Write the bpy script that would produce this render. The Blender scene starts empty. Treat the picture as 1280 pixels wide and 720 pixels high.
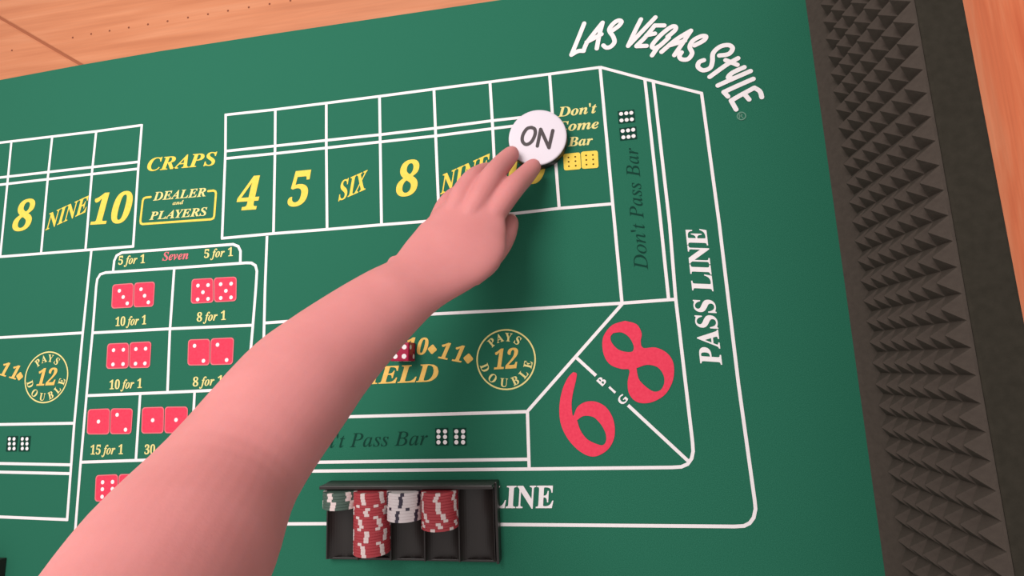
import bpy, bmesh, math, random
import numpy as np
from mathutils import Vector, Matrix, Quaternion
random.seed(7)

# ------------------------------------------------------------------ camera
H = 0.6757                      # camera height above the felt (metres)
F = 650.0                       # focal length in pixels of a 1280 px wide frame
RX, RY, RZ = -0.14769202, 0.16251105, -0.03931332
def _rot():
    cx, sx, cy, sy, cz, sz = (math.cos(RX), math.sin(RX), math.cos(RY), math.sin(RY), math.cos(RZ), math.sin(RZ))
    Rz = np.array([[cz, -sz, 0], [sz, cz, 0], [0, 0, 1]])
    Rx = np.array([[1, 0, 0], [0, cx, -sx], [0, sx, cx]])
    Ry = np.array([[cy, 0, sy], [0, 1, 0], [-sy, 0, cy]])
    return Rx @ Ry @ Rz
ROT = _rot()
flip = np.array([1, -1, -1])
right, down, fwd = ROT[0] * flip, ROT[1] * flip, ROT[2] * flip
scene = bpy.context.scene
C = scene.collection
cam_data = bpy.data.cameras.new('camera')
cam = bpy.data.objects.new('camera', cam_data)
C.objects.link(cam)
M3 = np.stack([right, -down, -fwd], 1)
cam.matrix_world = Matrix.Translation((0, 0, H)) @ Matrix([list(r) for r in M3]).to_4x4()
cam_data.sensor_fit = 'HORIZONTAL'
cam_data.sensor_width = 36.0
cam_data.lens = 36.0 * F / 1280.0
cam_data.clip_start = 0.01
scene.camera = cam

# ------------------------------------------------------------------ world, lights, exposure
world = bpy.data.worlds.new('room_light')
scene.world = world
world.use_nodes = True
bg = world.node_tree.nodes['Background']
bg.inputs[0].default_value = (1.0, 0.93, 0.90, 1)
bg.inputs[1].default_value = 0.60
def area(name, loc, target, size, power, col):
    d = bpy.data.lights.new(name, 'AREA'); d.shape = 'DISK'; d.size = size; d.energy = power; d.color = col
    o = bpy.data.objects.new(name, d); C.objects.link(o)
    o.location = loc
    o.rotation_euler = (Vector(target) - Vector(loc)).to_track_quat('-Z', 'Y').to_euler()
    return o
area('ceiling_lamp', (-0.62, 0.62, 1.40), (-0.50, 0.15, 0), 0.95, 23.0, (1.0, 0.93, 0.90))
vs = scene.view_settings
scene.display_settings.display_device = 'sRGB'
vs.view_transform = 'Standard'; vs.look = 'None'; vs.exposure = 0.0; vs.gamma = 1.0
vs.use_curve_mapping = False

# ------------------------------------------------------------------ placing things on the table
def ray(px, py):
    v = np.array([(px - 640.0) / F, (py - 360.0) / F, 1.0]) @ ROT
    return v[0] / v[2], v[1] / v[2]
def at(px, py, z=0.0):
    """point of the photograph at height z (metres) above the felt"""
    x, y = ray(px, py)
    return Vector((x * (H - z), -y * (H - z), z))

# ------------------------------------------------------------------ materials
def srgb(r, g, b):
    f = lambda c: (c / 255 / 12.92) if c / 255 <= 0.04045 else ((c / 255 + 0.055) / 1.055) ** 2.4
    return (f(r), f(g), f(b), 1)
def mat(name, col, rough=0.6, noise=None, bump=None, spec=0.5, sheen=0.0, trans=0.0, sss=0.0, metal=0.0):
    m = bpy.data.materials.new(name); m.use_nodes = True
    nt = m.node_tree; n = nt.nodes; l = nt.links
    p = n['Principled BSDF']
    p.inputs['Base Color'].default_value = col
    p.inputs['Roughness'].default_value = rough
    p.inputs['Specular IOR Level'].default_value = spec
    p.inputs['Sheen Weight'].default_value = sheen
    p.inputs['Transmission Weight'].default_value = trans
    p.inputs['Metallic'].default_value = metal
    if sss:
        p.inputs['Subsurface Weight'].default_value = sss
        p.inputs['Subsurface Radius'].default_value = (0.012, 0.004, 0.002)
        p.inputs['Subsurface Scale'].default_value = 0.5
    tc = n.new('ShaderNodeTexCoord')
    if noise:
        scale, amount, col2 = noise
        t = n.new('ShaderNodeTexNoise'); t.inputs['Scale'].default_value = scale; t.inputs['Detail'].default_value = 4
        l.new(tc.outputs['Object'], t.inputs['Vector'])
        r = n.new('ShaderNodeValToRGB')
        r.color_ramp.elements[0].position = 0.5 - amount; r.color_ramp.elements[1].position = 0.5 + amount
        r.color_ramp.elements[0].color = col; r.color_ramp.elements[1].color = col2
        l.new(t.outputs['Fac'], r.inputs['Fac']); l.new(r.outputs['Color'], p.inputs['Base Color'])
    if bump:
        scale, strength, dist = bump
        t2 = n.new('ShaderNodeTexNoise'); t2.inputs['Scale'].default_value = scale; t2.inputs['Detail'].default_value = 3
        l.new(tc.outputs['Object'], t2.inputs['Vector'])
        b = n.new('ShaderNodeBump'); b.inputs['Strength'].default_value = strength; b.inputs['Distance'].default_value = dist
        l.new(t2.outputs['Fac'], b.inputs['Height']); l.new(b.outputs['Normal'], p.inputs['Normal'])
    return m
def wood(name, c1, c2, c3, axis, rough=0.45):
    m = bpy.data.materials.new(name); m.use_nodes = True
    nt = m.node_tree; n = nt.nodes; l = nt.links; p = n['Principled BSDF']
    p.inputs['Roughness'].default_value = rough
    tc = n.new('ShaderNodeTexCoord'); mp = n.new('ShaderNodeMapping')
    mp.inputs['Scale'].default_value = (1.2, 16, 8) if axis == 'x' else (16, 1.2, 8)
    l.new(tc.outputs['Object'], mp.inputs['Vector'])
    t = n.new('ShaderNodeTexNoise'); t.inputs['Scale'].default_value = 3.2; t.inputs['Detail'].default_value = 6; t.inputs['Distortion'].default_value = 0.5
    l.new(mp.outputs['Vector'], t.inputs['Vector'])
    r = n.new('ShaderNodeValToRGB'); e = r.color_ramp.elements
    e[0].position = 0.30; e[0].color = c1; e[1].position = 0.72; e[1].color = c3
    k = e.new(0.5); k.color = c2
    l.new(t.outputs['Fac'], r.inputs['Fac'])
    mp2 = n.new('ShaderNodeMapping'); mp2.inputs['Scale'].default_value = (6, 260, 40) if axis == 'x' else (260, 6, 40)
    l.new(tc.outputs['Object'], mp2.inputs['Vector'])
    t2 = n.new('ShaderNodeTexNoise'); t2.inputs['Scale'].default_value = 1.0; t2.inputs['Detail'].default_value = 3
    l.new(mp2.outputs['Vector'], t2.inputs['Vector'])
    mx = n.new('ShaderNodeMixRGB'); mx.blend_type = 'MULTIPLY'; mx.inputs['Fac'].default_value = 0.22
    l.new(r.outputs['Color'], mx.inputs['Color1']); l.new(t2.outputs['Fac'], mx.inputs['Color2'])
    l.new(mx.outputs['Color'], p.inputs['Base Color'])
    return m

M = {}
M['felt'] = mat('green_felt', (0.0135, 0.114, 0.068, 1), 0.95, (1100, 0.16, (0.0265, 0.158, 0.098, 1)), (1400, 0.25, 0.0006), 0.12)
M['white'] = mat('white_print', (0.80, 0.75, 0.76, 1), 0.8, (260, 0.3, (0.86, 0.80, 0.82, 1)), None, 0.2)
M['yellow'] = mat('yellow_print', (0.80, 0.56, 0.07, 1), 0.8, (200, 0.3, (0.86, 0.65, 0.12, 1)), None, 0.2)
M['gold'] = mat('gold_print', (0.76, 0.44, 0.10, 1), 0.8, (200, 0.3, (0.84, 0.56, 0.16, 1)), None, 0.2)
M['pale'] = mat('pale_yellow_print', (0.72, 0.62, 0.22, 1), 0.8, (200, 0.3, (0.80, 0.70, 0.30, 1)), None, 0.2)
M['red'] = mat('red_print', (0.70, 0.036, 0.082, 1), 0.8, (300, 0.3, (0.78, 0.060, 0.11, 1)), None, 0.2)
M['redline'] = mat('light_red_print', (0.75, 0.17, 0.20, 1), 0.8, None, None, 0.2)
M['darkgreen'] = mat('dark_green_print', (0.007, 0.045, 0.030, 1), 0.9, None, None, 0.1)
M['black'] = mat('black_print', (0.012, 0.022, 0.017, 1), 0.9, None, None, 0.1)
M['brownprint'] = mat('brown_print', (0.10, 0.055, 0.01, 1), 0.9, None, None, 0.1)
M['faint'] = mat('faint_green_print', (0.13, 0.27, 0.20, 1), 0.9, None, None, 0.1)
M['foam'] = mat('charcoal_foam', (0.055, 0.044, 0.037, 1), 0.95, (160, 0.3, (0.072, 0.058, 0.048, 1)), (900, 0.4, 0.001), 0.1)
M['cap'] = mat('black_rail_fabric', (0.024, 0.021, 0.015, 1), 0.9, (120, 0.3, (0.036, 0.031, 0.023, 1)), (900, 0.4, 0.001), 0.15)
M['woodx'] = wood('orange_oak', srgb(188, 114, 74), srgb(198, 124, 83), srgb(206, 135, 95), 'x')
M['woody'] = wood('orange_oak_side', srgb(222, 104, 58), srgb(240, 128, 80), srgb(252, 162, 116), 'y')
M['hole'] = mat('dark_peg_hole', srgb(120, 62, 40), 0.9)
M['joint'] = mat('brown_wood_joint', srgb(150, 84, 52), 0.8)
M['puckw'] = mat('white_puck_plastic', (0.66, 0.60, 0.67, 1), 0.4)
M['puckb'] = mat('black_puck_plastic', (0.014, 0.011, 0.012, 1), 0.4)
M['ink'] = mat('black_ink', (0.022, 0.010, 0.014, 1), 0.5)
M['tray'] = mat('black_tray_plastic', (0.016, 0.012, 0.011, 1), 0.38, None, None, 0.5)
M['chipred'] = mat('red_chip_clay', (0.38, 0.034, 0.046, 1), 0.45)
M['chipgreen'] = mat('green_chip_clay', (0.055, 0.095, 0.075, 1), 0.45)
M['chipwhite'] = mat('white_chip_clay', (0.66, 0.59, 0.60, 1), 0.45)
M['spotwhite'] = mat('white_chip_spot', (0.68, 0.56, 0.55, 1), 0.45)
M['spotblack'] = mat('black_chip_spot', (0.030, 0.022, 0.045, 1), 0.45)
M['die'] = mat('red_die_acrylic', (0.40, 0.006, 0.050, 1), 0.25, None, None, 0.15, 0, 0.12)
M['pip'] = mat('white_die_pip', (0.85, 0.80, 0.81, 1), 0.5)
M['skin'] = mat('skin', (0.56, 0.205, 0.200, 1), 0.6, (28, 0.35, (0.62, 0.240, 0.235, 1)), (420, 0.10, 0.001), 0.35, 0, 0, 0.3)
M['nail'] = mat('nail', (0.74, 0.42, 0.40, 1), 0.3)

# ------------------------------------------------------------------ mesh helpers
def mesh_obj(name, verts, faces, m, parent=None, smooth=False):
    me = bpy.data.meshes.new(name)
    me.from_pydata([tuple(v) for v in verts], [], faces)
    if smooth:
        for p in me.polygons: p.use_smooth = True
    me.materials.append(m); me.update()
    return link(name, me, parent)
def link(name, me, parent=None):
    o = bpy.data.objects.new(name, me); C.objects.link(o)
    if parent is not None: o.parent = parent
    return o
def bm_obj(name, bm, m, parent=None, smooth=False):
    me = bpy.data.meshes.new(name)
    bmesh.ops.recalc_face_normals(bm, faces=bm.faces)
    bm.to_mesh(me); bm.free()
    if smooth:
        for p in me.polygons: p.use_smooth = True
    me.materials.append(m)
    return link(name, me, parent)
def tag(o, label, cat, group=None, kind=None):
    if label: o['label'] = label
    if cat: o['category'] = cat
    if group: o['group'] = group
    if kind: o['kind'] = kind
    return o
def empty(name, loc=(0, 0, 0)):
    o = bpy.data.objects.new(name, None); o.empty_display_size = 0.02; o.location = loc; C.objects.link(o); return o
def add_box(bm, x0, x1, y0, y1, z0, z1, bevel=0.0):
    r = bmesh.ops.create_cube(bm, size=1)
    vs_ = r['verts']
    for v in vs_:
        v.co = Vector(((x0 + x1) / 2 + v.co.x * (x1 - x0), (y0 + y1) / 2 + v.co.y * (y1 - y0), (z0 + z1) / 2 + v.co.z * (z1 - z0)))
    if bevel:
        es = list({e for v in vs_ for e in v.link_edges})
        bmesh.ops.bevel(bm, geom=es, offset=bevel, segments=2, affect='EDGES', profile=0.6)
def prism(name, pts2, z0, z1, m, parent=None, bevel=0.0):
    bm = bmesh.new()
    lo = [bm.verts.new((p[0], p[1], z0)) for p in pts2]; hi = [bm.verts.new((p[0], p[1], z1)) for p in pts2]
    n = len(pts2)
    top = bm.faces.new(hi); bm.faces.new(lo[::-1])
    for i in range(n): bm.faces.new([lo[i], lo[(i + 1) % n], hi[(i + 1) % n], hi[i]])
    if bevel:
        bmesh.ops.bevel(bm, geom=list(top.edges), offset=bevel, segments=2, affect='EDGES')
    return bm_obj(name, bm, m, parent)

# ------------------------------------------------------------------ the room below and the wooden table
TX0, TX1, TY0, TY1 = -1.62, 0.78, -0.50, 0.86
ZT = -0.0025
tbl = empty('wooden_table', (-0.42, 0.18, -0.745))
tag(tbl, 'orange oak wooden table carrying the green felt craps layout', 'table')
def tpart(o):
    o.parent = tbl; o.matrix_parent_inverse = Matrix.Translation(-tbl.location); return o
# the joint between two boards runs slantwise under the felt's far edge
s0, s1 = at(0, 22, ZT), at(100, 80, ZT)
dseam = (s1 - s0); dseam.z = 0; dseam.normalize()
nseam = Vector((-dseam.y, dseam.x, 0))
def on_seam_y(y): return s0 + dseam * ((y - s0.y) / dseam.y)
def on_seam_x(x): return s0 + dseam * ((x - s0.x) / dseam.x)
XB = 0.31
g = 0.0022
a, b = on_seam_y(TY1), on_seam_y(TY0 + 0.30)
upper = [(a.x + nseam.x * g, a.y + nseam.y * g), (b.x + nseam.x * g, b.y + nseam.y * g), (b.x, TY0), (XB, TY0), (XB, TY1)]
lower = [(TX0, TY1), (TX0, TY0), (b.x - 0.003, TY0), (b.x - nseam.x * g - 0.003, b.y - nseam.y * g), (a.x - nseam.x * g, a.y - nseam.y * g)]
tpart(prism('board', upper, ZT - 0.022, ZT, M['woodx'], None, 0.0022))
tpart(prism('board', lower, ZT - 0.022, ZT, M['woodx'], None, 0.0022))
tpart(prism('board', [(XB + 0.002, TY0), (TX1, TY0), (TX1, TY1), (XB + 0.002, TY1)], ZT - 0.022, ZT, M['woody'], None, 0.002))
sw = nseam * 0.006
tpart(prism('joint_strip', [(a.x - sw.x, a.y - sw.y), (b.x - sw.x, b.y - sw.y), (b.x + sw.x, b.y + sw.y), (a.x + sw.x, a.y + sw.y)], ZT - 0.0224, ZT - 0.0030, M['joint']))
bm = bmesh.new(); add_box(bm, TX0 + 0.05, TX1 - 0.05, TY0 + 0.05, TY1 - 0.05, ZT - 0.05, ZT - 0.0225)
tpart(bm_obj('apron', bm, M['hole']))
for x in (TX0 + 0.09, TX1 - 0.09):
    for y in (TY0 + 0.09, TY1 - 0.09):
        bm = bmesh.new(); add_box(bm, x - 0.035, x + 0.035, y - 0.035, y + 0.035, -0.745, ZT - 0.05, 0.006)
        tpart(bm_obj('leg', bm, M['woodx']))
holes = [(15, 63), (91, 47), (114, 42.5), (137, 38.5), (161, 34.5), (185, 30.5), (209.5, 26.5), (235, 22), (260, 17.8), (285, 13.5), (311, 9.2), (337, 5), (363, 0.8)]
me_h = None
for i, (px, py) in enumerate(holes):
    p = at(px, py, ZT)
    if me_h is None:
        bm = bmesh.new(); bmesh.ops.create_circle(bm, cap_ends=True, segments=12, radius=0.0017)
        me_h = bpy.data.meshes.new('peg_hole'); bm.to_mesh(me_h); bm.free(); me_h.materials.append(M['hole'])
    o = link('peg_hole', me_h); o.location = (p.x, p.y, ZT + 0.0003); tpart(o)
fl = mesh_obj('floor', [(-4, -4, -0.745), (4, -4, -0.745), (4, 4, -0.745), (-4, 4, -0.745)], [(0, 1, 2, 3)], mat('floor_wood', srgb(150, 105, 75), 0.6, (6, 0.3, srgb(170, 122, 88))))
tag(fl, None, None, None, 'structure')

# ------------------------------------------------------------------ felt layout
WALLX = 0.4425 * H
FX0, FX1, FY1, FY0 = -1.60, 0.525 * H + 0.0005, 0.786 * H, -0.47
edge_top = [at(-200, 131), at(0, 100), at(100, 81.3), at(200, 64), at(320, 45.5), at(470, 23), at(625, 0)]
poly = [(FX0 + 0.02, FY0), (FX1, FY0), (FX1, edge_top[-1].y)] + [(p.x, p.y) for p in edge_top[::-1]] + [(FX0 + 0.02, edge_top[0].y)]
felt = prism('craps_layout', poly, ZT, 0.0, M['felt'])
tag(felt, 'green felt craps layout printed with white lines, yellow numbers and red dice', 'craps layout')

LAYER = [0.00025]
def znext():
    LAYER[0] += 0.000003
    return LAYER[0]
def lift(p, z): return Vector((p.x, p.y, z))

def ribbon(name, pts, width, m, parent=None, z=None, closed=False, rounded=True, climb=0.0):
    """flat printed stroke through table points"""
    z = znext() if z is None else z
    P = [Vector((p.x, p.y)) for p in pts]
    n = len(P); hw = width / 2
    verts, faces = [], []
    segs = n if closed else n - 1
    for i in range(n):
        if closed: a, b = P[i - 1], P[(i + 1) % n]
        else: a, b = P[max(i - 1, 0)], P[min(i + 1, n - 1)]
        if closed or 0 < i < n - 1:
            t1 = (P[i] - a).normalized(); t2 = (b - P[i]).normalized(); t = (t1 + t2)
            t = t.normalized() if t.length > 1e-6 else t1
            nn = Vector((-t.y, t.x)); k = 1 / max(0.5, nn.dot(Vector((-t1.y, t1.x))))
        else:
            t = (b - a).normalized(); nn = Vector((-t.y, t.x)); k = 1
        zi = z + climb * i
        verts += [(P[i].x + nn.x * hw * k, P[i].y + nn.y * hw * k, zi), (P[i].x - nn.x * hw * k, P[i].y - nn.y * hw * k, zi)]
    for i in range(segs):
        j = (i + 1) % n
        faces.append((2 * i + 1, 2 * j + 1, 2 * j, 2 * i))
    if rounded and not closed:
        for c, zc in ((P[0], z - 0.00002), (P[-1], z + climb * n + 0.00002)):
            k0 = len(verts)
            for q in range(14):
                verts.append((c.x + hw * math.cos(q * math.tau / 14), c.y + hw * math.sin(q * math.tau / 14), zc))
            faces.append(tuple(range(k0, k0 + 14)))
    return verts, faces
def smooth_path(px, n=6):
    """Catmull-Rom through pixel points"""
    P = [np.array(p, float) for p in px]; out = []
    for i in range(len(P) - 1):
        p0, p1, p2, p3 = P[max(i - 1, 0)], P[i], P[i + 1], P[min(i + 2, len(P) - 1)]
        for k in range(n):
            t = k / n
            out.append(0.5 * ((2 * p1) + (-p0 + p2) * t + (2 * p0 - 5 * p1 + 4 * p2 - p3) * t * t + (-p0 + 3 * p1 - 3 * p2 + p3) * t ** 3))
    out.append(P[-1]); return out
def line(px, width=0.0041, m='white', name='white_line', parent=felt, rounded=False):
    v, f = ribbon(name, [at(*p) for p in px], width, None, rounded=rounded)
    return mesh_obj(name, v, f, M[m], parent)
def strokes(name, lists, width, m, parent=felt, z=None, off=None, n=5, h=0.0):
    """several brush strokes (pixel polylines at height h) as one printed letter"""
    V, Fs = [], []
    z = znext() if z is None else z
    for L in lists:
        pts = [at(p[0], p[1], h) for p in smooth_path(L, n)]
        if off is not None: pts = [p - off for p in pts]
        v, f = ribbon('', pts, width, None, z=z, climb=0.000002)
        z += 0.00015
        k = len(V); V += v; Fs += [tuple(i + k for i in q) for q in f]
    return mesh_obj(name, V, Fs, M[m], parent)

# ---- white lines
LINES = [
 [(-60, 186), (0, 178.5), (120, 164.3), (177.5, 156.5)], [(-60, 229), (0, 222), (174, 202.3)], [(-60, 238), (0, 231), (173, 211)],
 [(-60, 326), (0, 321), (167, 308)], [(14.5, 177), (9.5, 229), (0.5, 320)], [(65.5, 171), (60, 222), (51.5, 317)],
 [(120.5, 164), (115.5, 212.5), (107, 312.5)], [(177.5, 155.5), (173, 211), (166.5, 309.5)],
 [(114.5, 312.5), (103.5, 418), (93, 530), (84, 651)], [(-60, 425), (0, 422), (104, 416)], [(-60, 531.5), (0, 530.6), (93, 529)],
 [(-60, 578), (0, 579.3), (89, 581)], [(-60, 588.5), (0, 590), (88.5, 592)], [(-60, 643.5), (0, 646), (85, 649.5)],
 # proposition box
 [(92, 680), (94.5, 660), (101, 579), (109, 488), (116, 415), (120.5, 358), (121.8, 349), (125.5, 343), (132, 340.8), (217, 335.2), (308, 328.6), (314.5, 328.8), (319.5, 332), (321.3, 339), (320, 360), (316, 410), (308, 500), (299, 661)],
 [(141.5, 340), (143, 326), (146, 319.5), (152.5, 315.8), (218.6, 311), (291.5, 305.4), (298, 308), (300.8, 314), (300.5, 329)],
 [(117, 416), (212, 411), (316, 406.5)], [(110, 494.5), (210, 490.5), (309, 486)], [(102, 577.7), (184, 575), (303, 572)], [(95, 661), (299, 661)],
 [(218, 335.5), (212.5, 415), (209.5, 490.5)], [(175.5, 492.5), (170, 575.5)], [(243.5, 489.5), (239, 574)],
 # right come boxes
 [(281, 143.8), (344, 137), (408, 129), (474.5, 120.5), (542.5, 111.5), (612.5, 102.5), (687, 92.7), (750, 84.3)],
 [(282.5, 189), (344, 182.5), (408, 175.5), (475, 168.5), (544.5, 160.3), (615, 151), (691, 142.5)],
 [(282, 198.3), (344, 192), (408, 185), (475.5, 177.5), (544.5, 170), (616, 160.8), (692, 151.5)],
 [(276.7, 298), (342, 292), (409, 286.8), (477, 281), (525, 277.3), (640, 267.3), (699, 260.5), (766, 254.8)],
 [(282.3, 142.5), (282, 190), (277.7, 298.5)], [(344.3, 136), (344, 185), (342, 292)], [(408, 128), (408, 180), (409, 287)],
 [(474.5, 120.5), (475.3, 172), (477, 281)], [(542.5, 111.5), (544.5, 165), (549, 274)], [(612.5, 102.5), (616, 161), (621, 268)],
 [(687, 92.5), (695, 207.5), (699, 260.5)], [(750, 83.5), (764, 235), (777.7, 381)],
 [(750, 84), (806, 99), (878, 117)],
 [(876.8, 116), (899, 280), (923, 480), (943.2, 625), (944.3, 636), (942, 647), (937, 653.8), (930, 657.3), (918, 658), (640, 655.6), (405, 654.5), (323, 655)],
 [(806, 99), (826, 280), (835.7, 374)],
 [(816.5, 102), (837, 280), (844.5, 373), (857, 480), (865.6, 553), (866.3, 564), (864.5, 573), (859.5, 580), (851.5, 583.5), (840, 584.2), (680, 586), (375, 589), (325, 589.6)],
 [(332, 403.7), (365, 401.3), (532.5, 393), (640, 387.5), (777.5, 379), (846, 374)],
 [(777.7, 380), (659, 514.5)], [(327, 524), (432.5, 521), (560, 517.5), (659.5, 514.5)], [(659.3, 513.5), (661.5, 586)],
 [(326, 579), (380, 578), (660, 574)], [(334, 295), (331.5, 360), (330, 422), (327, 530), (323, 655)],
 [(721, 447.5), (745, 469.5)], [(785, 506.5), (861, 577)],
]
for L in LINES: line(L)

# ---- lettering in a bold serif
def glyphs(s, style):
    o = ''
    for ch in s:
        if style == 'bi' and 'A' <= ch <= 'Z': o += chr(0x1D468 + ord(ch) - 65)
        elif style == 'bi' and 'a' <= ch <= 'z': o += chr(0x1D482 + ord(ch) - 97)
        elif style == 'b' and 'A' <= ch <= 'Z': o += chr(0x1D400 + ord(ch) - 65)
        elif style == 'i' and 'A' <= ch <= 'Z': o += chr(0x1D434 + ord(ch) - 65)
        elif style == 'i' and 'a' <= ch <= 'z': o += chr(0x1D44E + ord(ch) - 97)
        elif style in ('bi', 'b') and '0' <= ch <= '9': o += chr(0x1D7CE + ord(ch) - 48)
        else: o += ch
    return o
_fc = {}
def font_mesh(s, style, spacing=1.0):
    key = (s, style, spacing)
    if key not in _fc:
        c = bpy.data.curves.new('lettering', 'FONT'); c.body = glyphs(s, style); c.size = 1; c.resolution_u = 3
        c.space_character = spacing
        if style in ('b', 'bi'): c.offset = 0.009
        o = bpy.data.objects.new('lettering', c); C.objects.link(o)
        dg = bpy.context.evaluated_depsgraph_get()
        me = bpy.data.meshes.new_from_object(o.evaluated_get(dg))
        v = [(p.co.x, p.co.y) for p in me.vertices]; f = [tuple(p.vertices) for p in me.polygons]
        bpy.data.objects.remove(o); bpy.data.curves.remove(c); bpy.data.meshes.remove(me)
        _fc[key] = (v, f)
    return _fc[key]
def north_px(px, py, h, d):
    """height in metres such that moving by d (table direction) covers h pixels at this spot"""
    p = at(px, py); step = 0.005
    def proj(q):
        v = ROT @ np.array([q.x, -q.y, H - q.z]); return 640 + F * v[0] / v[2], 360 + F * v[1] / v[2]
    a, b = proj(p), proj(p + d * step)
    return h * step / math.hypot(b[0] - a[0], b[1] - a[1])
def text(s, BL, BR, h, m, style='bi', up='north', shear=0.0, name='lettering', parent=felt, cap=0.69, spacing=1.0):
    v, f = font_mesh(s, style, spacing)
    a, b = at(*BL), at(*BR)
    d = {'north': Vector((0, 1, 0)), 'west': Vector((-1, 0, 0))}.get(up)
    if d is None:
        t = (b - a).normalized(); d = Vector((-t.y, t.x, 0))
    hm = north_px(*BL, h, d)
    pts = [(x + shear * y, y) for x, y in v]
    x0 = min(p[0] for p in pts); x1 = max(p[0] for p in pts)
    z = znext()
    V = [lift(a + (b - a) * ((x - x0) / (x1 - x0)) + d * (hm * y / cap), z) for x, y in pts]
    return mesh_obj(name, V, f, M[m], parent)
SH = 0.22
text('8', (15, 289), (41, 286.5), 37, 'yellow', shear=SH, name='number_print')
text('NINE', (57, 288), (109.5, 264), 20, 'yellow', name='number_print')
text('10', (113, 280.6), (164, 277.5), 37, 'yellow', shear=SH, name='number_print')
text('CRAPS', (184, 214), (271, 206), 16, 'yellow')
text('DEALER', (191.5, 250.8), (257.5, 245.3), 10.5, 'pale')
text('and', (215.8, 256.3), (229.7, 255), 4.8, 'pale')
text('PLAYERS', (186.7, 275), (259, 269.2), 10, 'pale')
line([(188.7, 246.3), (182.5, 247), (180, 248.2), (178.7, 251), (175.8, 276), (176.3, 279.2), (178.5, 280.2), (264, 274.2), (267, 272.8), (268, 270), (270.2, 242), (269.5, 239.5), (267, 238.3), (260.5, 239)], 0.0034, 'yellow', 'gold_border', rounded=True)
text('4', (295.5, 263), (323.8, 261), 40, 'yellow', shear=SH, name='number_print')
text('5', (359.5, 258), (388.3, 255.5), 41.5, 'yellow', shear=SH, name='number_print')
text('SIX', (423, 251.5), (459.5, 235.5), 23.5, 'yellow', name='number_print')
text('8', (495.3, 245.6), (524.8, 243), 42, 'yellow', shear=SH, name='number_print')
text('NINE', (550.5, 243), (613, 215), 23.5, 'yellow', name='number_print')
text('10', (627, 233), (685, 227), 43, 'yellow', shear=SH, name='number_print')
text("Don't", (697.5, 146.2), (746.5, 141), 12, 'pale')
text('Come', (696.5, 164.8), (749, 160.3), 12, 'pale')
text('Bar', (710.3, 183.2), (741.5, 180.8), 11.5, 'pale')
text("Don't Pass Bar", (810, 337), (797, 184), 17, 'darkgreen', 'i', 'west')
text("Don't Pass Bar", (372, 561), (535, 556), 17, 'darkgreen', 'i')
text('PASS LINE', (902.3, 456), (882.3, 285.3), 27, 'white', 'b', 'west', shear=0.12, spacing=1.0)
text('PASS LINE', (524, 634.8), (692.5, 634.7), 27, 'white', 'b', shear=0.12)
text('5 for 1', (148, 331), (181.3, 328.7), 10.5, 'pale')
text('Seven', (203, 325.8), (235.6, 323.7), 10.5, 'redline')
text('5 for 1', (255.3, 322.6), (291.3, 319.9), 10.5, 'pale')
text('10 for 1', (144.2, 407.7), (183, 405.2), 11, 'pale')
text('8 for 1', (246, 402), (282.5, 399.6), 11, 'pale')
text('10 for 1', (136.7, 486.6), (177.5, 484.7), 11.3, 'pale')
text('8 for 1', (241, 483), (279, 480.8), 11.3, 'pale')
text('15 for 1', (113, 568), (154, 567.5), 11.6, 'pale')
text('30 for 1', (180.6, 567.7), (222, 566.8), 11.6, 'pale')
text('FIELD', (438, 481), (548.5, 476.3), 21.5, 'gold')
text('10', (506.5, 442.5), (535, 443.3), 20, 'gold', up='perp', shear=SH, name='number_print')
text('11', (547.5, 447.3), (577.3, 453.2), 20, 'gold', up='perp', shear=SH, name='number_print', spacing=1.15)
text('11', (-1, 468.3), (20.5, 474.5), 17, 'gold', up='perp', shear=SH, name='number_print', spacing=1.15)
def diamond(px, py, s):
    c = at(px, py); z = znext()
    P = []
    for k in range(4):
        an = math.radians(90 * k - 8)
        for dd in (-0.14, 0.14):
            P.append((c.x + s * math.cos(an + dd), c.y + s * math.sin(an + dd), z))
    mesh_obj('diamond_print', P, [tuple(range(8))], M['gold'], felt)
diamond(540.5, 436.6, 0.0062); diamond(585.5, 448.2, 0.0065); diamond(25, 470.3, 0.0062)

# ---- "pays 12 double" medallions
def medallion(cx, cy, r, twelve):
    c = at(cx, cy)
    ring = [c + Vector((math.cos(t * math.tau / 56), math.sin(t * math.tau / 56), 0)) * r for t in range(56)]
    v, f = ribbon('', ring, 0.0020, None, closed=True)
    o = mesh_obj('medallion', v, f, M['pale'], felt)
    text('12', *twelve, 'gold', shear=SH, parent=o, name='number_print')
    def arc(letters, angs, inward, rm, h):
        for ch, an in zip(letters, angs):
            gv, gf = font_mesh(ch, 'b')
            x0 = min(p[0] for p in gv); x1 = max(p[0] for p in gv)
            t = math.radians(an); out = Vector((math.cos(t), math.sin(t), 0)); tan = Vector((math.sin(t), -math.cos(t), 0))
            if inward: upv, rt = -out, -tan
            else: upv, rt = out, tan
            z = znext(); k = h / 0.69
            V = [lift(c + out * (r * rm) + rt * ((x - (x0 + x1) / 2) * k * 0.9) + upv * ((y - 0.345) * k), z) for x, y in gv]
            mesh_obj('lettering', V, gf, M['pale'], o)
    arc('PAYS', (128, 105, 81, 55), False, 0.755, 0.0108)
    arc('DOUBLE', (199, 232, 263, 292, 319, 345), True, 0.775, 0.0108)
medallion(632.4, 449.2, 0.0570 * H, ((617.5, 461.5), (648.5, 459.8), 24))
medallion(58.3, 471.4, 0.0560 * H, ((45.8, 482), (70.5, 481), 20.5))

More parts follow.
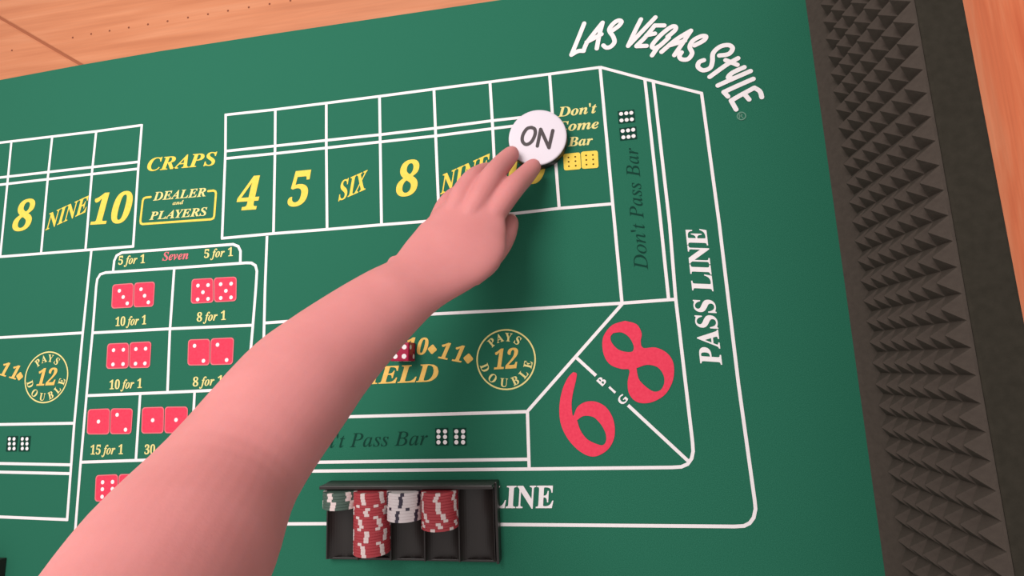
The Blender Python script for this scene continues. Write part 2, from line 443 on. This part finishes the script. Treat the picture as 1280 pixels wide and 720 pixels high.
# ---- printed dice
PIPS = {1: [(.5, .5)], 2: [(.3, .25), (.72, .83)], 3: [(.34, .28), (.53, .55), (.73, .82)], 4: [(.30, .27), (.75, .27), (.30, .83), (.75, .83)],
        5: [(.30, .28), (.76, .28), (.53, .56), (.30, .84), (.76, .84)], 6: [(.32, .28), (.76, .28), (.32, .54), (.76, .54), (.32, .82), (.76, .82)],
        -6: [(.30, .24), (.70, .24), (.30, .5), (.70, .5), (.30, .77), (.70, .77)]}
def disc(cx, cy, r, z, n=12):
    return [(cx + r * math.cos(k * math.tau / n), cy + r * math.sin(k * math.tau / n), z) for k in range(n)]
def printed_die(q, val, m='red', pm='white', edge='redline', pr=0.0029):
    Q = [at(*p) for p in q]                     # TL TR BR BL
    def bil(u, v): return (Q[0] * (1 - u) + Q[1] * u) * (1 - v) + (Q[3] * (1 - u) + Q[2] * u) * v
    def rrect(ins, rad):
        out = []
        for cx, cy, a0 in ((1 - rad, rad, -90), (1 - rad, 1 - rad, 0), (rad, 1 - rad, 90), (rad, rad, 180)):
            for k in range(5):
                t = math.radians(a0 + k * 22.5)
                u = cx + (rad) * math.cos(t); v = cy + rad * math.sin(t)
                u = ins + u * (1 - 2 * ins); v = ins + v * (1 - 2 * ins)
                out.append(bil(u, v))
        return out
    z = znext()
    P = [lift(p, z) for p in rrect(0, 0.13)]
    o = mesh_obj('printed_die', P[::-1], [tuple(range(len(P)))], M[edge if edge else m], felt)
    if edge:
        z = znext(); P = [lift(p, z) for p in rrect(0.035, 0.13)]
        mesh_obj('face_print', P[::-1], [tuple(range(len(P)))], M[m], o)
    z = znext()
    for (u, v) in PIPS[val]:
        p = bil(u, v); mesh_obj('pip', disc(p.x, p.y, pr, z), [tuple(range(12))], M[pm], o)
D = [
 ([(141, 355.8), (167.6, 353.8), (166.6, 384.3), (139.5, 385.9)], 3), ([(168.3, 353.5), (194.2, 352), (192.3, 383.3), (167.2, 384.2)], 3),
 ([(240, 348.9), (266.9, 347.5), (267.3, 378.2), (238.8, 379.8)], 5), ([(267.6, 347.2), (296.2, 345.8), (295.8, 376.4), (268, 378)], 5),
 ([(134.7, 429.5), (161.6, 428.3), (161.2, 460.3), (133, 461.2)], 4), ([(162.3, 428), (189.8, 426.7), (187.8, 459.7), (161.9, 460.3)], 4),
 ([(235.6, 424.4), (263, 423.5), (262.3, 456.6), (234.7, 456.9)], 2), ([(263.8, 423), (293, 421.7), (291.4, 455.6), (263, 456.4)], 2),
 ([(110.4, 511.5), (138.2, 510.4), (137, 543), (108.8, 543)], 1), ([(139, 510.4), (166.7, 510.4), (164.6, 542.5), (137.8, 542.7)], 2),
 ([(178, 509.2), (205.6, 508.3), (204.9, 541.6), (177, 542)], 1), ([(206.5, 508.3), (235.4, 508.1), (234.4, 541.5), (205.8, 541.5)], 1),
 ([(120.2, 593.8), (148.2, 592.5), (147.5, 626.5), (118.8, 627)], 6), ([(149, 592.5), (177.5, 592), (176.5, 626), (148.3, 626.5)], 6)]
for q, v in D: printed_die(q, v)
printed_die([(704.0, 192.8), (725.2, 190.6), (726.4, 211.6), (705, 213.4)], -6, 'yellow', 'brownprint', None, 0.0013)
printed_die([(726.0, 189.9), (747.2, 188.3), (748.3, 210), (727.2, 211.4)], -6, 'yellow', 'brownprint', None, 0.0013)
def barred_die(pips, r, grow):
    P = [at(*p) for p in pips]; z = znext()
    x0, x1 = min(p.x for p in P) - grow, max(p.x for p in P) + grow
    y0, y1 = min(p.y for p in P) - grow, max(p.y for p in P) + grow
    o = mesh_obj('printed_die', [(x0, y0, z), (x1, y0, z), (x1, y1, z), (x0, y1, z)], [(0, 1, 2, 3)], M['darkgreen'], felt)
    z = znext()
    for p in P: mesh_obj('pip', disc(p.x, p.y, r, z), [tuple(range(12))], M['white'], o)
barred_die([(776.4, 142.6), (782.8, 141.9), (789, 141.3), (776.9, 150.8), (783.3, 150.1), (789.7, 149.4)], 0.0027, 0.0042)
barred_die([(778.3, 164), (785, 163.3), (791.4, 162.4), (779.2, 171.9), (785.6, 171.3), (791.9, 170.3)], 0.0027, 0.0042)
for xs in ((548.3, 556.5), (570.6, 579.0)):
    barred_die([(x, y) for x in xs for y in (539.2, 546, 552.7)], 0.0028, 0.0042)
for xs in ((12.4, 18.2), (28.5, 34.3)):
    barred_die([(x, y) for x in xs for y in (548.6, 554.6, 560.6)], 0.0027, 0.0042)

# ---- big red 6 and 8
def outline(name, loops, m):
    c = bpy.data.curves.new(name, 'CURVE'); c.dimensions = '2D'; c.fill_mode = 'BOTH'
    for L in loops:
        L2 = smooth_path(L + [L[0]], 4)[:-1]
        pts = [at(690 + x / 3.7875, 390 + y / 3.7875) for x, y in L2]
        s = c.splines.new('POLY'); s.points.add(len(pts) - 1); s.use_cyclic_u = True
        for sp, p in zip(s.points, pts): sp.co = (p.x, p.y, 0, 1)
    o = bpy.data.objects.new(name, c); C.objects.link(o)
    me = bpy.data.meshes.new_from_object(o.evaluated_get(bpy.context.evaluated_depsgraph_get()))
    bpy.data.objects.remove(o); bpy.data.curves.remove(c)
    z = znext()
    for v in me.vertices: v.co.z = z
    me.materials.clear(); me.materials.append(M[m])
    return link(name, me, felt)
outline('number_print', [[(345, 42), (400, 58), (424, 100), (420, 140), (432, 170), (490, 168), (545, 195), (575, 245), (573, 320), (540, 385), (490, 420), (440, 432), (395, 422), (364, 385), (358, 330), (366, 275), (330, 270), (280, 252), (250, 215), (238, 160), (246, 110), (285, 62)],
        [(290, 100), (330, 97), (365, 120), (386, 160), (380, 187), (345, 188), (310, 175), (283, 145), (277, 118)],
        [(400, 266), (450, 250), (500, 262), (528, 300), (530, 340), (512, 370), (480, 376), (440, 350), (410, 315)]], 'red')
outline('number_print', [[(100, 285), (117, 292), (112, 330), (98, 390), (93, 440), (100, 492), (120, 450), (160, 425), (210, 425), (255, 450), (285, 495), (297, 545), (293, 600), (265, 650), (215, 681), (170, 680), (120, 650), (75, 600), (45, 540), (35, 480), (38, 420), (52, 360), (76, 310)],
        [(119, 512), (150, 492), (195, 497), (230, 530), (252, 570), (256, 608), (240, 630), (205, 622), (165, 600), (135, 560)]], 'red')
# ---- BIG
for ch, (px, py) in zip('BIG', ((752.0, 476.4), (765.2, 487.2), (778.0, 499.4))):
    gv, gf = font_mesh(ch, 'sans')
    c = at(px, py); a1, a2 = at(745, 469.5), at(785, 506.5)
    t = (a2 - a1).normalized(); u = Vector((-t.y, t.x, 0))
    x0 = min(p[0] for p in gv); x1 = max(p[0] for p in gv); z = znext(); k = 0.0105 / 0.69
    V = []
    for grow in (0,):
        V = [lift(c + u * ((x - (x0 + x1) / 2) * k) - t * ((y - 0.345) * k), z) for x, y in gv]
    o = mesh_obj('lettering', V, gf, M['white'], felt)
    for dx in (0.0007, -0.0007):
        z = znext(); mesh_obj('letter_stroke', [lift(Vector(v) + u * dx, z) for v in V], gf, M['white'], o)
# ---- LAS VEGAS STYLE in brush letters
c1 = lambda L: [(690 + x / 7.2, 10 + y / 7.2) for x, y in L]
c2 = lambda L: [(830 + x / 5.143, 30 + y / 5.143) for x, y in L]
VEG = [
 [c1([(290, 142), (235, 280), (175, 425)]), c1([(175, 425), (235, 392), (285, 390)])],
 [c1([(285, 385), (315, 315), (390, 215), (455, 135)]), c1([(455, 135), (425, 250), (403, 368)]), c1([(312, 312), (445, 240)])],
 [c1([(545, 205), (600, 165), (625, 128), (600, 115), (555, 140), (515, 200), (550, 260), (562, 310), (530, 350), (490, 360), (462, 340)])],
 [c1([(800, 105), (740, 225), (685, 345)]), c1([(685, 345), (800, 225), (930, 88)])],
 [c1([(1010, 160), (925, 160)]), c1([(925, 160), (845, 260), (760, 345)]), c1([(760, 348), (850, 345)]), c1([(850, 250), (925, 235)])],
 [c1([(1040, 262), (1105, 205), (1110, 172), (1070, 175), (985, 240), (905, 330), (910, 362), (960, 350), (1050, 270)]), c1([(955, 350), (900, 430)])],
 [[(826.8, 65.3), (845, 50), (863.5, 38.8)], [(863.5, 38.8), (852, 56), (842.8, 69.5)], [(836, 57.5), (856, 51.5)]],
 [c2([(195, 140), (255, 108), (268, 82), (235, 82), (185, 110), (165, 150), (180, 190), (155, 227), (115, 230), (98, 210), (112, 185)])],
 [c2([(355, 205), (415, 195), (440, 160), (415, 138), (360, 148), (315, 190), (310, 245), (295, 285), (250, 300), (218, 278), (225, 248), (255, 235)])],
 [c2([(475, 222), (400, 265), (293, 342)]), c2([(395, 235), (470, 265)])],
 [c2([(515, 280), (440, 315), (412, 345), (440, 352)]), c2([(555, 305), (440, 355), (345, 398)])],
 [c2([(573, 355), (470, 400), (383, 440)]), c2([(383, 440), (410, 468)])],
 [c2([(627, 472), (615, 435), (580, 412)]), c2([(580, 412), (500, 455), (430, 495)]), c2([(430, 495), (462, 552)]), c2([(512, 450), (545, 488)])]]
for L in VEG: strokes('brush_letter', L, 0.0061, 'white')
rc = at(926.6, 145.3)
v, f = ribbon('', [rc + Vector((math.cos(t * math.tau / 24), math.sin(t * math.tau / 24), 0)) * 0.0052 for t in range(24)], 0.0014, None, closed=True)
ro = mesh_obj('registered_mark', v, f, M['faint'], felt)
text('R', (923.8, 148.6), (929.8, 148.3), 6.5, 'faint', 'sans', parent=ro)

# ------------------------------------------------------------------ foam wall at the table's end
XV = 0.4605 * H
ZW = 0.263 * H
Z0P = 0.039 * H
NR = 7
PZ = (ZW - Z0P) / NR
wy = -ray(1216, 434.5)[1] * (H - ZW)            # a groove between two pyramids
PY = 0.0342 * H
NCOL = 39
k0 = math.floor((0.775 * H - wy) / PY)
YTOP = wy + k0 * PY
YBOT = YTOP - NCOL * PY
foam = empty('foam_bumper', (WALLX + 0.02, (YTOP + YBOT) / 2, 0.0003))
tag(foam, 'tall charcoal pyramid foam bumper wall along the end of the felt', 'foam bumper')
def fpart(o):
    o.parent = foam; o.matrix_parent_inverse = Matrix.Translation(-foam.location); return o
bm = bmesh.new(); add_box(bm, XV, XV + 0.003, YBOT, YTOP, 0.0003, ZW, 0.0008)
fpart(bm_obj('foam_sheet', bm, M['foam']))
lipv = [(x, y, z) for y in (YBOT, YTOP) for x, z in ((WALLX, 0.0003), (XV - 0.0002, 0.0003), (XV - 0.0002, Z0P - 0.0003), (WALLX + 0.0030, 0.0060))]
fpart(mesh_obj('lower_lip', lipv, [(0, 1, 2, 3), (7, 6, 5, 4), (0, 4, 5, 1), (1, 5, 6, 2), (2, 6, 7, 3), (3, 7, 4, 0)], M['foam']))
bm = bmesh.new(); add_box(bm, XV + 0.0031, 0.5250 * H, YBOT, YTOP, 0.0003, ZW - 0.0003, 0.003)
fpart(bm_obj('backing_board', bm, M['cap']))
PP = 0.0175 * H
me_p = bpy.data.meshes.new('foam_pyramid')
hy, hz = PY / 2, PZ / 2
tb = 0.05
me_p.from_pydata([(0, -hy, -hz), (0, hy, -hz), (0, hy, hz), (0, -hy, hz), (-PP, -hy * tb, -hz * tb), (-PP, hy * tb, -hz * tb), (-PP, hy * tb, hz * tb), (-PP, -hy * tb, hz * tb)], [],
                 [(4, 5, 1, 0), (5, 6, 2, 1), (6, 7, 3, 2), (7, 4, 0, 3), (7, 6, 5, 4)])
bmx = bmesh.new(); bmx.from_mesh(me_p); bmesh.ops.recalc_face_normals(bmx, faces=bmx.faces)
bmx.to_mesh(me_p); bmx.free()
me_p.materials.append(M['foam'])
for r in range(NR):
    for c in range(NCOL):
        o = link('foam_pyramid', me_p); o.location = (XV + 0.0002, YTOP - (c + 0.5) * PY, Z0P + (r + 0.5) * PZ); fpart(o)

# ------------------------------------------------------------------ lathe helper
def lathe(bm, prof, n=48, cap=True):
    rings = []
    for r, z in prof:
        rings.append([bm.verts.new((r * math.cos(k * math.tau / n), r * math.sin(k * math.tau / n), z)) for k in range(n)])
    for a, b in zip(rings, rings[1:]):
        for k in range(n): bm.faces.new([a[k], a[(k + 1) % n], b[(k + 1) % n], b[k]])
    if cap:
        bm.faces.new(rings[0][::-1]); bm.faces.new(rings[-1])

# ------------------------------------------------------------------ ON puck
ZP = 0.027 * H
pc = at(671.7, 171.5, ZP)
PR = 36.6 * (at(708, 172, ZP) - at(635, 172, ZP)).length / 73.0
puck = empty('on_puck', (pc.x, pc.y, 0.0003)); tag(puck, 'round white ON puck with black underside touched by the fingertips', 'puck')
bm = bmesh.new(); lathe(bm, [(PR * .96, 0), (PR * .99, .0008), (PR * 1.0, .002), (PR * 1.006, ZP * .80), (PR * .995, ZP * .83)], 64)
o = bm_obj('black_underside', bm, M['puckb'], puck, True); o['label'] = 'black plastic lower half'
bm = bmesh.new(); lathe(bm, [(PR * .985, ZP * .832), (PR * .992, ZP * .85), (PR * .992, ZP * .92), (PR * .982, ZP * .97), (PR * .955, ZP * .99), (PR * .90, ZP - .0003)], 64)
o = bm_obj('white_face', bm, M['puckw'], puck, True); o['label'] = 'white plastic upper half'
for o in puck.children:
    for p in o.data.polygons:
        if len(p.vertices) > 8: p.use_smooth = False
cp = lambda L: [(600 + x / 6, 120 + y / 6) for x, y in L]
poff = Vector((pc.x, pc.y, 0))
strokes('lettering', [cp([(388, 236), (352, 246), (322, 292), (318, 338), (345, 364), (385, 345), (412, 292), (411, 250), (384, 236)])], 0.0046, 'ink', puck, ZP, poff, 5, ZP)
strokes('lettering', [cp([(430, 376), (455, 250)]), cp([(455, 250), (517, 388)]), cp([(517, 388), (546, 260)])], 0.0046, 'ink', puck, ZP, poff, 5, ZP)

# ------------------------------------------------------------------ chip tray
CR = 0.0335 * H
ZC = 0.006 * H + CR                      # height of a chip's centre
ZTOP = ZC + CR
colx = [at(px, 655, ZC).x for px in (424.0, 466.0, 509.0, 551.5, 594)]
pitch = (colx[4] - colx[0]) / 4
colx = [colx[0] + pitch * i for i in range(5)]
yN = at(500, 617.5, ZTOP).y             # far face of the chips
yS = at(500, 697.5, 0.01).y
tray = empty('chip_tray', ((colx[0] + colx[4]) / 2, (yN + yS) / 2, 0.0003))
tag(tray, 'black plastic five-row chip tray holding red, white and green chips', 'chip tray')
ox, oy = tray.location.x, tray.location.y
hwid = pitch * 2.5 + 0.002
def local(bm, name):
    for v in bm.verts: v.co.x -= ox; v.co.y -= oy
    return bm_obj(name, bm, M['tray'], tray)
zr = 0.030                               # rim height at the sides
for i in range(5):
    bm = bmesh.new(); n = 16; R2 = CR + 0.0006
    half = pitch / 2 - 0.0004
    sect = []
    for k in range(n + 1):
        t = math.pi * (1.14 + 0.72 * k / n)
        sect.append((R2 * math.cos(t), ZC + R2 * math.sin(t)))
    sect = [(-half, sect[0][1])] + sect + [(half, sect[-1][1])]
    for y0, y1 in ((yS, yN + 0.0015),):
        up0 = [bm.verts.new((colx[i] + x, y0, z)) for x, z in sect]; up1 = [bm.verts.new((colx[i] + x, y1, z)) for x, z in sect]
        lo0 = [bm.verts.new((colx[i] + x, y0, 0.0006)) for x, z in sect]; lo1 = [bm.verts.new((colx[i] + x, y1, 0.0006)) for x, z in sect]
        for k in range(len(sect) - 1):
            bm.faces.new([up0[k], up0[k + 1], up1[k + 1], up1[k]]); bm.faces.new([lo0[k], lo1[k], lo1[k + 1], lo0[k + 1]])
            bm.faces.new([up0[k], lo0[k], lo0[k + 1], up0[k + 1]]); bm.faces.new([up1[k], up1[k + 1], lo1[k + 1], lo1[k]])
        bm.faces.new([up0[0], up1[0], lo1[0], lo0[0]]); bm.faces.new([up0[-1], lo0[-1], lo1[-1], up1[-1]])
    local(bm, 'trough')
zdiv = ZC + (CR + 0.0006) * math.sin(math.pi * 1.14)
for i in range(4):
    bm = bmesh.new(); xm = (colx[i] + colx[i + 1]) / 2
    add_box(bm, xm - 0.0009, xm + 0.0009, yS, yN + 0.0015, zdiv - 0.004, zdiv + 0.004, 0.0005); local(bm, 'divider')
cx = (colx[0] + colx[4]) / 2
for nm, (x0, x1, y0, y1, z1) in {'end_wall': (cx - hwid, cx + hwid, yN + 0.0016, yN + 0.0062, 0.034), 'end_wall_near': (cx - hwid, cx + hwid, yS - 0.003, yS - 0.0001, 0.010),
                                 'side_wall': (cx - hwid - 0.002, cx - hwid + 0.0015, yS - 0.003, yN + 0.0062, 0.011), 'side_wall_b': (cx + hwid - 0.0015, cx + hwid + 0.002, yS - 0.003, yN + 0.0062, 0.016)}.items():
    bm = bmesh.new(); add_box(bm, x0, x1, y0, y1, 0, z1, 0.001); local(bm, nm.replace('_near', '').replace('_b', ''))

# second tray, its corner just inside the picture
tray2 = empty('chip_tray'); tray2.location = tray.location
tag(tray2, 'empty black chip tray at the left, only its corner in view', 'chip tray')
for ch in list(tray.children):
    o = ch.copy(); C.objects.link(o); o.parent = tray2
corner = at(5.0, 698, 0.004)
tray2.location.x += corner.x - (cx + hwid + 0.002); tray2.location.y += corner.y - (yN + 0.0062)

# ------------------------------------------------------------------ chips
TH = 0.0033
def chip_mesh(m):
    bm = bmesh.new(); b = 0.00045
    lathe(bm, [(CR * .62, -TH / 2), (CR - b, -TH / 2), (CR, -TH / 2 + b), (CR, TH / 2 - b), (CR - b, TH / 2), (CR * .62, TH / 2)], 48)
    me = bpy.data.meshes.new('clay_chip'); bmesh.ops.recalc_face_normals(bm, faces=bm.faces); bm.to_mesh(me); bm.free(); me.materials.append(m); return me
def spots_mesh(m, n=6, half=7.5):
    bm = bmesh.new(); r1 = CR + 0.00008; h = TH / 2 + 0.00003
    for k in range(n):
        rows = []
        for j in range(5):
            t = math.radians(k * 360 / n - half + j * half / 2)
            rows.append([bm.verts.new((r * math.cos(t), r * math.sin(t), z)) for r, z in ((CR * .80, -h), (r1 - .0004, -h), (r1, -h + .0005), (r1, h - .0005), (r1 - .0004, h), (CR * .80, h))])
        for a, b in zip(rows, rows[1:]):
            for q in range(5): bm.faces.new([a[q], b[q], b[q + 1], a[q + 1]])
    me = bpy.data.meshes.new('edge_spots'); bmesh.ops.recalc_face_normals(bm, faces=bm.faces); bm.to_mesh(me); bm.free(); me.materials.append(m); return me
CH = {'red': (chip_mesh(M['chipred']), spots_mesh(M['spotwhite'])), 'green': (chip_mesh(M['chipgreen']), spots_mesh(M['spotwhite'], 6, 9)),
      'white': (chip_mesh(M['chipwhite']), spots_mesh(M['spotblack'], 6, 6))}
ORD = ['first', 'second', 'third', 'fourth', 'fifth', 'sixth', 'seventh', 'eighth', 'ninth', 'tenth', 'eleventh', 'twelfth', 'thirteenth', 'fourteenth', 'fifteenth', 'sixteenth', 'seventeenth', 'eighteenth', 'nineteenth', 'twentieth', 'twenty-first', 'twenty-second', 'twenty-third', 'twenty-fourth', 'twenty-fifth', 'twenty-sixth', 'twenty-seventh', 'twenty-eighth']
def row(col, colour, ypx, desc, group, runs):
    yend = at(500, ypx + 2.5, ZTOP).y
    n = max(1, round((yN - yend) / (TH + 0.00004)))
    rot, left = 0, 0
    for i in range(n):
        if left == 0:
            left = runs[0]; runs = runs[1:] + runs[:1]; rot = random.uniform(0, 60)
        left -= 1
        o = link('poker_chip', CH[colour][0]); s = link('edge_spots', CH[colour][1], o)
        o.location = (colx[col] + (0.003 if col == 0 else 0), yN - TH / 2 - i * (TH + 0.00004), ZC)
        o.rotation_euler = Matrix.Rotation(math.radians(rot + random.uniform(-3, 3)), 3, 'Y').to_4x4().to_quaternion().__matmul__(Quaternion((1, 0, 0), math.radians(90))).to_euler()
        tag(o, f'{colour} poker chip on edge, {ORD[i]} from the far wall in {desc}', 'poker chip', group)
    return n
row(0, 'green', 636.5, "the tray's green row", 'green chips in the tray', [3, 2])
row(1, 'red', 696.5, "the tray's longer red row", 'red chips of the longer row', [4, 1, 1, 2, 1, 2, 1, 1, 4, 1, 2])
row(2, 'white', 652.5, "the tray's white row", 'white chips in the tray', [1, 4, 1, 4, 2])
row(3, 'red', 661, "the tray's shorter red row", 'red chips of the shorter row', [1, 2, 4, 2, 1, 1])

# ------------------------------------------------------------------ red die
DS = 0.0365 * H
dc = at(499.8, 439.6, DS)
die = empty('red_die', (dc.x, dc.y, 0.0003)); die.rotation_euler.z = math.radians(-2)
tag(die, 'translucent red die with white pips half hidden under the forearm', 'die')
bm = bmesh.new(); add_box(bm, -DS / 2, DS / 2, -DS / 2, DS / 2, 0, DS, DS * 0.05)
bm_obj('die_body', bm, M['die'], die)
me_d = bpy.data.meshes.new('pip'); bm = bmesh.new(); lathe(bm, [(DS * .130, 0), (DS * .130, .00025)], 16)
bmesh.ops.recalc_face_normals(bm, faces=bm.faces); bm.to_mesh(me_d); bm.free(); me_d.materials.append(M['pip'])
q = 0.245 * DS
PT = {4: [(-q, -q), (q, -q), (-q, q), (q, q)], 1: [(0, 0)], 2: [(-q, q), (q, -q)], 5: [(-q, -q), (q, -q), (-q, q), (q, q), (0, 0)], 6: [(-q, -q), (q, -q), (-q, q), (q, q), (-q, 0), (q, 0)]}
for val, rot_ in ((4, None), (2, ('Y', 90)), (5, ('Y', -90)), (6, ('X', 90)), (1, ('X', -90))):
    for (u, v) in PT[val]:
        o = link('pip', me_d, die)
        mloc = Matrix.Translation((u, v, DS / 2 - 0.00005))
        R4 = Matrix.Rotation(math.radians(rot_[1]), 4, rot_[0]) if rot_ else Matrix.Identity(4)
        o.matrix_local = Matrix.Translation((0, 0, DS / 2)) @ R4 @ mloc

# ------------------------------------------------------------------ the arm reaching over the felt
arm_bm = bmesh.new()
def tube(secs, seg=24):
    """secs: (centre, width axis, half width, half thickness); closed with rounded ends"""
    rings = []
    n = len(secs)
    for i, (c, wx, hw, ht) in enumerate(secs):
        t = (secs[min(i + 1, n - 1)][0] - secs[max(i - 1, 0)][0]).normalized()
        wx = (wx - t * wx.dot(t)).normalized(); up = t.cross(wx)
        if up.z < 0: up = -up
        rings.append((c, wx, up, hw, ht, t))
    out = []
    c, wx, up, hw, ht, t = rings[0]
    for a in (80, 55, 30): out.append((c - t * (min(hw, ht) * math.sin(math.radians(a))), wx, up, hw * math.cos(math.radians(a)), ht * math.cos(math.radians(a))))
    for r in rings: out.append(r[:5])
    c, wx, up, hw, ht, t = rings[-1]
    for a in (30, 55, 80): out.append((c + t * (min(hw, ht) * math.sin(math.radians(a))), wx, up, hw * math.cos(math.radians(a)), ht * math.cos(math.radians(a))))
    vr = []
    for c, wx, up, hw, ht in out:
        vr.append([arm_bm.verts.new(c + wx * (hw * math.cos(k * math.tau / seg)) + up * (ht * math.sin(k * math.tau / seg))) for k in range(seg)])
    for a, b in zip(vr, vr[1:]):
        for k in range(seg): arm_bm.faces.new([a[k], a[(k + 1) % seg], b[(k + 1) % seg], b[k]])
    arm_bm.faces.new(vr[0][::-1]); arm_bm.faces.new(vr[-1])
def chain(pts, radii, sub=5, flat=1.0, wdir=Vector((0.7, -0.7, 0))):
    P = [at(p[0], p[1], p[2] * H) for p in pts]
    A = [np.array(p) for p in P]; secs = []
    for i in range(len(A) - 1):
        p0, p1, p2, p3 = A[max(i - 1, 0)], A[i], A[i + 1], A[min(i + 2, len(A) - 1)]
        for k in range(sub):
            t = k / sub
            q = 0.5 * ((2 * p1) + (-p0 + p2) * t + (2 * p0 - 5 * p1 + 4 * p2 - p3) * t * t + (-p0 + 3 * p1 - 3 * p2 + p3) * t ** 3)
            r = radii[i] * (1 - t) + radii[i + 1] * t
            secs.append((Vector(q), wdir, r * H, r * H * flat))
    secs.append((P[-1], wdir, radii[-1] * H, radii[-1] * H * flat))
    tube(secs, 16)
    return P
# forearm: left and right silhouette edges in the picture with their height above the felt
FORE = [((588, 229), (630, 252), 0.118, .48), ((575, 240), (632, 266), 0.126, .42), ((557, 252), (632, 284), 0.133, .38), ((541, 266), (630, 304), 0.144, .38), ((523, 285), (626, 328), 0.162, .38), ((505, 306), (594, 354), 0.184, .46), ((488, 328), (554, 380), 0.212, .62),
        ((455, 346), (525, 407), 0.240, .74), ((420, 366), (495, 440), 0.270, .78), ((365, 402), (452, 492), 0.320, .8), ((320, 438), (420, 538), 0.365, .8),
        ((225, 545), (355, 640), 0.455, .8), ((140, 635), (318, 745), 0.545, .8), ((70, 730), (270, 850), 0.620, .8), ((0, 830), (235, 960), 0.68, .8), ((-80, 960), (200, 1080), 0.73, .8)]
secs = []
for L, R_, z, th in FORE:
    a, b = at(*L, z * H), at(*R_, z * H)
    hw = (b - a).length / 2
    secs.append(((a + b) / 2, (b - a).normalized(), hw, hw * th))
def dense(secs, n=4):
    A = [np.array([*c, *w, hw, ht]) for c, w, hw, ht in secs]; out = []
    for i in range(len(A) - 1):
        p0, p1, p2, p3 = A[max(i - 1, 0)], A[i], A[i + 1], A[min(i + 2, len(A) - 1)]
        for k in range(n):
            t = k / n
            q = 0.5 * ((2 * p1) + (-p0 + p2) * t + (2 * p0 - 5 * p1 + 4 * p2 - p3) * t * t + (-p0 + 3 * p1 - 3 * p2 + p3) * t ** 3)
            out.append((Vector(q[:3]), Vector(q[3:6]), q[6], q[7]))
    return out + [secs[-1]]
tube(dense(secs), 40)
# hand: knuckles, thenar, fingers, thumb
chain([(585, 338, .168), (606, 322, .145), (614, 300, .125)], [.030, .030, .022], 4)          # thenar side
tips = {}
tips['index'] = chain([(600, 296, .140), (618, 266, .126), (638, 239, .108), (654, 222, .071), (666, 209, .045)], [.020, .0225, .0215, .0198, .0165])
tips['middle'] = chain([(582, 280, .148), (599, 249, .134), (613, 224, .116), (627, 206, .075), (639, 193, .045)], [.020, .0225, .0215, .0198, .0165])
tips['ring'] = chain([(563, 276, .146), (577, 246, .128), (590, 226, .102), (602, 216, .060), (611, 212, .033)], [.020, .0225, .0205, .0175, .0145])
tips['little'] = chain([(545, 286, .138), (557, 260, .110), (568, 246, .086), (580, 238, .048), (587, 234, .024)], [.019, .0200, .0180, .0150, .0120])
tips['thumb'] = chain([(596, 332, .148), (618, 313, .118), (632, 294, .088), (638, 278, .064)], [.028, .0235, .0195, .0160])
chain([(500, 334, .213), (494, 329, .217)], [.018, .0125], 3)                                 # wrist bone
chain([(572, 338, .176), (590, 339, .168)], [.027, .026], 3)                                 # heel of the hand
me = bpy.data.meshes.new('person'); bmesh.ops.recalc_face_normals(arm_bm, faces=arm_bm.faces); arm_bm.to_mesh(me); arm_bm.free()
tmp = bpy.data.objects.new('person', me); C.objects.link(tmp)
rm = tmp.modifiers.new('r', 'REMESH'); rm.mode = 'VOXEL'; rm.voxel_size = 0.0018; rm.use_smooth_shade = True
sm = tmp.modifiers.new('s', 'SMOOTH'); sm.factor = 0.5; sm.iterations = 6
me2 = bpy.data.meshes.new_from_object(tmp.evaluated_get(bpy.context.evaluated_depsgraph_get()))
bpy.data.objects.remove(tmp)
for p in me2.polygons: p.use_smooth = True
me2.materials.clear(); me2.materials.append(M['skin'])
person = link('person', me2)
tag(person, 'bare left forearm and hand reaching across to push the ON puck', 'person')
def nail(P, r, length):
    t = (P[-1] - P[-2]).normalized()
    d = Vector((0, 0, 1)) - t * t.z; d.normalize(); w = t.cross(d)
    V, Fc = [], []
    na, nb = 6, 5
    for i in range(na + 1):
        u = i / na
        for j in range(nb + 1):
            an = math.radians(-48 + 96 * j / nb) * (1 - 0.35 * abs(2 * u - 1) ** 3)
            rr = r * (0.99 - 0.16 * max(0, u - 0.45))
            V.append(P[-1] + t * ((u - 0.45) * length) + d * (rr * math.cos(an)) + w * (rr * math.sin(an)))
    for i in range(na):
        for j in range(nb):
            a = i * (nb + 1) + j; Fc.append((a, a + 1, a + nb + 2, a + nb + 1))
    mesh_obj('fingernail', V, Fc, M['nail'], person, True)
for k, r in (('index', .0150), ('middle', .0150), ('thumb', .0152)): nail(tips[k], r * H, 0.0115)
